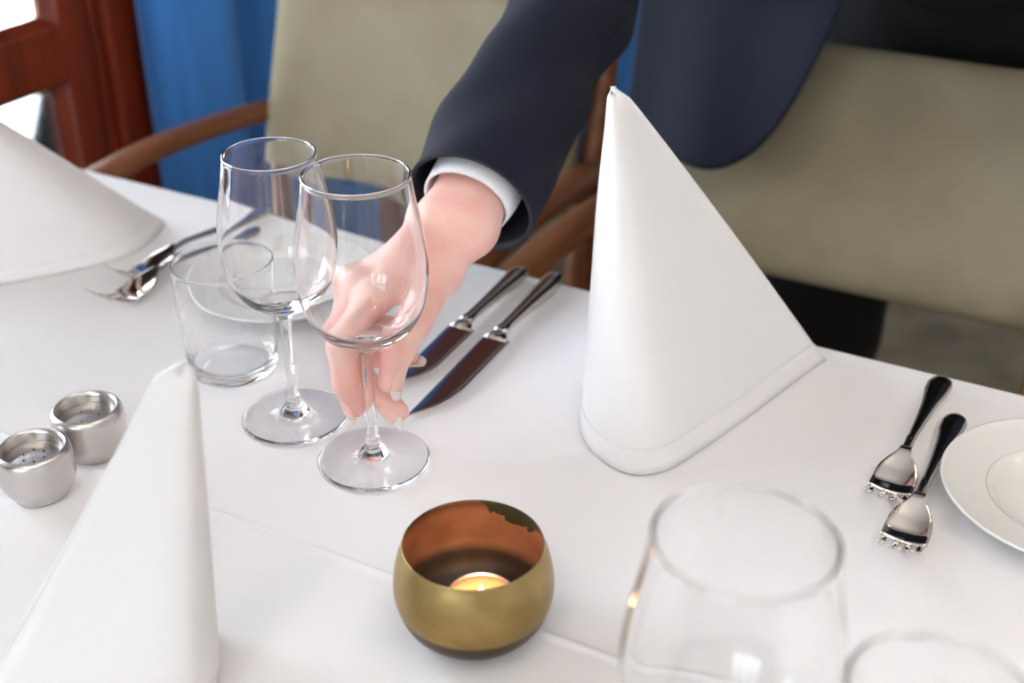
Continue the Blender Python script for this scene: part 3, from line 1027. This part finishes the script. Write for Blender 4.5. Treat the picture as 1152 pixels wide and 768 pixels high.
def hand_fn(X):
    palm = None
    wl_, wr_ = wrist - wdir * .0115, wrist + wdir * .0115
    segs = [(wl_, idx[0], .0175, .0118), (wrist, mid_[0], .0175, .0118), (wr_, rng_[0], .0165, .0112), (wr_, pnk[0], .0155, .0100),
            (wr_, thb[0], .0160, .0135), (wl_, thb[0], .0160, .0135), (thb[0], idx[0], .0125, .0095), (idx[0], mid_[0], .011, .011), (mid_[0], rng_[0], .011, .0105), (rng_[0], pnk[0], .0105, .0098)]
    for a, b, ra, rb in segs:
        c = cone_d(X, a, b, ra, rb)
        palm = c if palm is None else smin(palm, c, .008)
    fa1 = wrist + ax_arm * .075
    for s in (-1, 1):
        c = cone_d(X, wrist + wdir * s * .0105, fa1 + wdir * s * .008, .0185, .0205)
        palm = smin(palm, c, .012)
    palm = smin(palm, cone_d(X, fa1, wrist + ax_arm * .16, .026, .030), .015)
    f1 = chain(X, idx, (.0112, .0100, .0092, .0074))
    f2 = chain(X, mid_, (.0112, .0100, .0092, .0082))
    f3 = chain(X, rng_, (.0105, .0092, .0084, .0070))
    f4 = chain(X, pnk, (.0095, .0080, .0072, .0060))
    th = chain(X, thb, (.0135, .0116, .0106, .0084), .004)
    # small creases across the thumb joint
    fing = np.minimum(np.minimum(f1, f2), np.minimum(f3, f4))
    fing = np.minimum(fing, th)
    d = smin(palm, fing, .007)
    for p, q, w_ in ((thb[2], thb[1], 3), (idx[1], idx[0], 2)):
        a = (p - q) / np.linalg.norm(p - q)
        s = (X - W(p, np.float32)) @ W(a, np.float32)
        near = np.exp(-(np.linalg.norm(X - W(p, np.float32), axis=-1) / .012) ** 4)
        d = d + .0008 * near * np.cos(s / .0042 * 2 * np.pi) * np.exp(-(s / .0065) ** 2)
    return d


lo_b = np.min([wrist - .03, pnk[0] - .03, idx[3] - .02, thb[3] - .02, mid_[3] - .02], axis=0)
hi_b = np.max([wrist + ax_arm * .21 + .035, wrist + .03, thb[3] + .02, mid_[3] + .02], axis=0)
hv, hf = surface_nets(hand_fn, lo_b, hi_b, .0015)

hipc = W((-.19, 1.55, .93)); waist = W((-.225, 1.45, 1.03)); chest = W((-.31, 1.25, 1.14)); neck0 = W((-.345, 1.11, 1.225)); headc = W((-.385, 1.01, 1.31))
shoulder_l = W((-.165, 1.15, 1.215)); elbow_l = W((.06, 1.36, 1.16)); wrist_l = W((.045, 1.60, 1.075))
knee_r, foot_r = W((-.335, 1.475, .50)), W((-.345, 1.56, .09))
knee_l, foot_l = W((.03, 1.53, .50)), W((.10, 1.66, .09))
hip_r, hip_l = W((-.290, 1.545, .90)), W((-.10, 1.555, .90))
fwd = (headc - neck0); fwd = fwd / np.linalg.norm(fwd)
face = W((-.28, -.80, -.53)); face /= np.linalg.norm(face)              # looking down at the glass
face -= fwd * (face @ fwd) * .6; face /= np.linalg.norm(face)
side = np.cross(face, fwd); side /= np.linalg.norm(side)
upv = np.cross(side, face); upv /= np.linalg.norm(upv)
if upv @ fwd < 0:
    upv = -upv
hrot = np.stack([side, face, upv], 1)                                    # columns: head axes


def hp(a, b, c):
    return headc + side * a + face * b + upv * c


def body_fn(X):
    d = cone_d(X, hipc, waist, .10, .09)
    for a, b, ra, rb in ((waist, chest, .09, .095), (chest, neck0, .09, .055), (neck0, hp(0, -.01, -.05), .052, .05),
                         (chest, shoulder_r, .085, .05), (chest, shoulder_l, .085, .05), (shoulder_r, elbow, .038, .024), (elbow, wrist + ax_arm * .13, .024, .022),
                         (shoulder_l, elbow_l, .050, .040), (elbow_l, wrist_l, .038, .026),
                         (hip_r, knee_r, .085, .055), (knee_r, foot_r, .052, .036), (hip_l, knee_l, .085, .055), (knee_l, foot_l, .052, .036),
                         (foot_r, foot_r + W((-.02, -.14, -.055)), .036, .028), (foot_l, foot_l + W((.0, -.14, -.055)), .036, .028)):
        d = smin(d, cone_d(X, a, b, ra, rb), .025)
    h = ell_d(X, hp(0, 0, .015), (.072, .092, .108), hrot)
    h = smin(h, ell_d(X, hp(0, .045, -.055), (.050, .045, .050), hrot), .025)         # jaw
    h = smin(h, cone_d(X, hp(0, .085, .018), hp(0, .108, -.018), .009, .014), .012)   # nose
    for s in (-1, 1):
        h = smin(h, ell_d(X, hp(s * .074, -.012, 0), (.010, .020, .030), hrot), .006)  # ears
        h = np.maximum(h, -(np.linalg.norm(X - W(hp(s * .031, .094, .018), np.float32), axis=-1) - .016))   # eye sockets
    return smin(d, h, .015)


bv, bf = surface_nets(body_fn, (-.62, .84, .0), (.22, 1.80, 1.47), .0085)
# left hand resting on top of the chair back
lh0 = wrist_l
lax = W((-.10, -.35, -.35)); lax /= np.linalg.norm(lax)


def lhand_fn(X):
    F_ = W((-.45, .55, -.70)); F_ /= np.linalg.norm(F_)           # fingers lie on the hip, pointing back and down
    S_ = np.cross(F_, (1, .3, .2)); S_ /= np.linalg.norm(S_)
    N_ = np.cross(S_, F_)
    g = lambda a, b, c: lh0 + S_ * a + F_ * b + N_ * c
    d = cone_d(X, lh0 - F_ * .05, g(0, .02, 0), .026, .020)
    for k in range(4):
        x = -.027 + .018 * k
        d = smin(d, cone_d(X, g(x * .5, 0, 0), g(x, .075, 0), .017, .0105), .010)
    for k in range(4):
        x = -.027 + .018 * k
        L_ = (.036, .042, .039, .030)[k]
        d = smin(d, chain(X, (g(x, .075, 0), g(x * 1.1, .075 + L_, -.004), g(x * 1.12, .098 + L_, -.012), g(x * 1.12, .112 + L_, -.024)), (.0100, .0088, .0080, .0066)), .004)
    d = smin(d, chain(X, (g(-.026, .02, 0), g(-.052, .052, -.006), g(-.060, .080, -.012)), (.0130, .0102, .0080)), .006)
    return d


lv, lf = surface_nets(lhand_fn, lh0 - W((.17, .10, .17)), lh0 + W((.10, .16, .12)), .0036)
v, f = merge((hv, hf), (bv, bf), (lv, lf))
person = obj('person', np.array(v) - PB, f, M['skin'], loc=tuple(PB))
tag(person, 'person in a navy jacket leaning over the armchair and gripping a wine glass stem', 'person')


def pobj(name, v, f, mat, parent=person, smooth=True):
    return obj(name, np.array(v) - PB, f, mat, parent, smooth)


# fingernails with white tips
def nail(tip, a, n, r, s0=-.0095, s1=.0110, s_tip=.0048, half=60):
    a = W(a, float); a /= np.linalg.norm(a)
    n = W(n, float); n -= a * (n @ a); n /= np.linalg.norm(n)
    b = np.cross(a, n)
    def patch(sa, sb, rows, taper=0):
        v = []
        for i in range(rows):
            s = sa + (sb - sa) * i / (rows - 1)
            q = (s - s0) / (s1 - s0)
            h = math.radians(half) * (math.sin(math.pi * min(.5, .18 + q * .9)) if q < .5 else 1.0) * (1 - .45 * max(0, (q - .72) / .28) ** 2)
            rr = r * (1.05 - .12 * max(0, q - .45))
            for j in range(11):
                th = h * (-1 + 2 * j / 10)
                v.append(W(tip) + a * s + (n * math.cos(th) + b * math.sin(th)) * rr)
        return solid(v, None, rows, 11, .0006)
    o = pobj('fingernail', *patch(s0, s_tip, 9), M['nail'])
    pobj('nail_tip', *patch(s_tip, s1, 8), M['nailtip'], o)


Rv, Fv = W((.8807, .4736, 0)), W((-.4736, .8807, 0))
nail(idx[3], idx[3] - idx[2], -Rv * .9 - Fv * .45, .0074)
nail(thb[3], thb[3] - thb[2], Rv * .95 - Fv * .35, .0084)
nail(mid_[3], mid_[3] - mid_[2], -Fv * .75 - W((0, 0, .55)) + Rv * .1, .0076)
nail(rng_[3], rng_[3] - rng_[2], Rv * .2 - W((0, 0, 1)), .0070)

# eyes, mouth, hair (above the picture)
for s in (-1, 1):
    pobj('eye', *surface_nets(lambda X: np.linalg.norm(X - W(hp(s * .031, .080, .018), np.float32), axis=-1) - .0125, hp(s * .031, .080, .018) - .016, hp(s * .031, .080, .018) + .016, .003), M['eye'])
pobj('mouth', *surface_nets(lambda X: ell_d(X, hp(0, .083, -.055), (.024, .012, .008), hrot), hp(0, .083, -.055) - .03, hp(0, .083, -.055) + .03, .003), M['lip'])


def hair_fn(X):
    h = ell_d(X, hp(0, -.012, .030), (.083, .098, .108), hrot)
    q = (X - W(headc, np.float32)) @ W(hrot, np.float32)
    cut = np.maximum(q[..., 1] - .045 - np.clip(q[..., 2] - .05, 0, 1) * .6, -(q[..., 2] + .10))
    h = np.maximum(h, cut)
    bun = ell_d(X, hp(0, -.115, .03), (.045, .042, .045), hrot)
    return smin(h, bun, .02) + .002 * np.sin(q[..., 0] * 260)


pobj('hair', *surface_nets(hair_fn, headc - .19, headc + .19, .006), M['hair'])


# trousers and shoes
def trouser_fn(X):
    d = ell_d(X, hipc + W((.0, 0, -.02)), (.172, .128, .115))
    for hp_, kn, ft in ((hip_r, knee_r, foot_r), (hip_l, knee_l, foot_l)):
        d = smin(d, cone_d(X, hp_, kn, .104, .078), .03)
        d = smin(d, cone_d(X, kn, ft, .078, .066), .02)
    d = d + .0025 * np.sin(X[..., 2] * 55 + 3 * np.sin(X[..., 0] * 20)) * np.sin(X[..., 0] * 31 + X[..., 1] * 17)
    return np.maximum(d, .055 - X[..., 2])


tr = pobj('trousers', *surface_nets(trouser_fn, (-.50, 1.34, .03), (.24, 1.80, 1.10), .010), M['black'])
for ft in (foot_r, foot_l):
    a = ft * W((1, 1, 0)) + W((0, 0, .035)); b = a + W((-.012, -.185, -.006))
    def shoe_fn(X, a=a, b=b):
        return np.maximum(smin(cone_d(X, a + W((0, .03, .005)), b, .044, .036), cone_d(X, a, a + W((0, .02, .05)), .040, .038), .02), -X[..., 2] + .001)
    pobj('shoe', *surface_nets(shoe_fn, np.minimum(a, b) - W((.06, .06, .05)), np.maximum(a, b) + W((.06, .10, .11)), .007), M['leather'])


# jacket: trunk shell, sleeves, hanging front panels, collar
def jacket_fn(X):
    d = cone_d(X, waist + W((0, 0, .015)), chest, .135, .148)
    d = smin(d, cone_d(X, chest, neck0 + W((.01, .03, -.02)), .135, .085), .03)
    d = smin(d, cone_d(X, chest, shoulder_r, .11, .070), .03)
    d = smin(d, cone_d(X, chest, shoulder_l, .11, .070), .03)
    d = smin(d, ell_d(X, hipc + W((0, .012, .035)), (.195, .145, .160)), .03)
    return d + .003 * np.sin(X[..., 0] * 30 + X[..., 2] * 40) * np.sin(X[..., 1] * 34)


jk = pobj('jacket', *surface_nets(jacket_fn, (-.62, .98, .74), (.12, 1.76, 1.40), .010), M['navy'])


def sleeve(path, radii, seed, open_end=True):
    n, m = 70, 48
    P = smooth_path(path, n)
    rr = np.interp(np.linspace(0, 1, n), np.linspace(0, 1, len(radii)), radii)
    rng = np.random.RandomState(seed)
    K = [(rng.rand() * 6, rng.rand() * 6, 7 + 12 * rng.rand(), rng.randint(1, 4)) for _ in range(5)]
    def wr(t, th):
        e = math.exp(-((t - .5) / .28) ** 2)
        w_ = sum(math.sin(k2 * t + nn * th + p0) * math.sin(th * .5 + p1) for p0, p1, k2, nn in K) * .0030
        w_ += .0045 * e * math.sin(34 * t + 2.6 * math.sin(th + .7)) * (0.5 + .5 * math.cos(th - 1.2)) + .0035 * math.exp(-((t - .2) / .12) ** 2) * math.sin(30 * t + 1.8 * math.cos(th)) * (.5 + .5 * math.sin(th + .5))
        return w_ * min(1, t * 8)
    ov, of = tube(P, rr, m, (0, 0, 1), False, 1.0, wr)
    of = [tuple(reversed(q)) for q in of]
    iv, if_ = tube(P[:9], rr[:9] - np.linspace(.003, .009, 9), m, (0, 0, 1), False, 1.0, lambda t, th: 0)
    ring = [(j, (j + 1) % m, len(ov) + (j + 1) % m, len(ov) + j) for j in range(m)]
    return (ov, of), (iv, if_), ring


cuff = up((-.4345, .7430, .1270))
path_r = [cuff, cuff + (elbow - cuff) * .35 + W((0, 0, -.004)), cuff + (elbow - cuff) * .72, elbow + W((0, .01, .005)), (elbow + shoulder_r) / 2 + W((0, .01, 0)), shoulder_r + W((0, .02, .01))]
(ov, of), (iv, if_), ring = sleeve(path_r, [.0490, .0490, .0500, .0530, .0600, .068], 4)
sl = pobj('sleeve', ov, of, M['navy'], jk)
v2 = list(ov[:48]) + list(iv)
f2 = [tuple(i + 48 for i in q) for q in if_] + [(j, (j + 1) % 48, 48 + (j + 1) % 48, 48 + j) for j in range(48)]
pobj('sleeve_lining', v2, f2, M['lining'], jk)
cuff_l = wrist_l + (elbow_l - wrist_l) * .12
path_l = [cuff_l, cuff_l + (elbow_l - cuff_l) * .5, elbow_l, (elbow_l + shoulder_l) / 2, shoulder_l + W((0, .02, .01))]
(ov, of), (iv, if_), ring = sleeve(path_l, [.045, .048, .052, .058, .068], 9)
pobj('sleeve', ov, of, M['navy'], jk)
# shirt cuff of the reaching arm
pc = smooth_path([wrist + ax_arm * .022 + W((-.001, 0, .001)), wrist + ax_arm * .045, wrist + ax_arm * .09], 14)
ov, of = tube(pc, [.0335, .0340, .0345, .0348] + [.035] * 10, 40, (0, 0, 1), False, .88)
iv, if_ = tube(pc, [.0318] * 14, 40, (0, 0, 1), False, .87)
k = len(ov)
pobj('shirt_cuff', list(ov) + list(iv), [tuple(reversed(q)) for q in of] + [tuple(i + k for i in q) for q in if_] + [(j, (j + 1) % 40, k + (j + 1) % 40, k + j) for j in range(40)], M['shirt'])
# shirt front and collar (above the picture)
pobj('shirt', *surface_nets(lambda X: cone_d(X, chest + W((-.005, -.05, .02)), neck0 + W((0, 0, .006)), .112, .064), (-.50, .96, .95), (-.15, 1.40, 1.34), .012), M['shirt'])
pobj('waistcoat', *surface_nets(lambda X: smin(cone_d(X, waist + W((0, -.02, -.015)), chest + W((0, -.02, -.015)), .135, .137), ell_d(X, hipc + W((0, -.01, .03)), (.178, .135, .10)), .03), (-.50, 1.04, .80), (.05, 1.76, 1.32), .012), M['black'])


def panel(side_x, front_x, hem_z, cut, name_side):
    """front of the open jacket hanging straight down, hem rounded towards the opening"""
    rows, cols = 44, 36
    v = []
    for i in range(rows):
        t = i / (rows - 1)
        for j in range(cols):
            s = j / (cols - 1)                      # 0 = side seam, 1 = front edge
            hem = hem_z + cut * max(0, (s - .38) / .62) ** 2.6 + .012 * max(0, .3 - s)
            z = 1.10 + (hem - 1.10) * t
            x = side_x + (front_x - side_x) * s
            y = 1.205 + .085 * (1 - s) ** 2.2 + .010 * math.sin(5 * s + 2.2 * t) * t + .030 * (1 - t) + .006 * math.sin(13 * s) * t
            v.append((x + .010 * math.sin(3 * t) * (1 - s), y, z))
    V, F = solid(v, None, rows, cols, .004 if front_x > side_x else -.004)
    return pobj('front_panel', V, F, M['navy'], jk)


panel(-.552, -.264, .738, .32, 'right')
panel(.02, -.135, .80, .26, 'left')
# pocket flap on the visible panel
v = []
for i in range(5):
    for j in range(12):
        s = j / 11
        v.append((-.455 + .105 * s, 1.2085 + .030 * (1 - s) ** 2 - .006, .985 - .048 * i / 4 + .006 * (1 - s)))
V, F = solid(v, None, 5, 12, .003)
pobj('pocket_flap', V, F, M['navy'], jk)
# collar lapels
for s in (-1, 1):
    p = smooth_path([neck0 + W((s * .055, .05, .03)), neck0 + W((s * .06, -.02, -.01)), chest + W((s * .055, -.10, -.10))], 16)
    pobj('lapel', *tube(p, list(np.linspace(.018, .032, 16)), 14, (0, 0, 1), True, .35), M['navy'], jk)
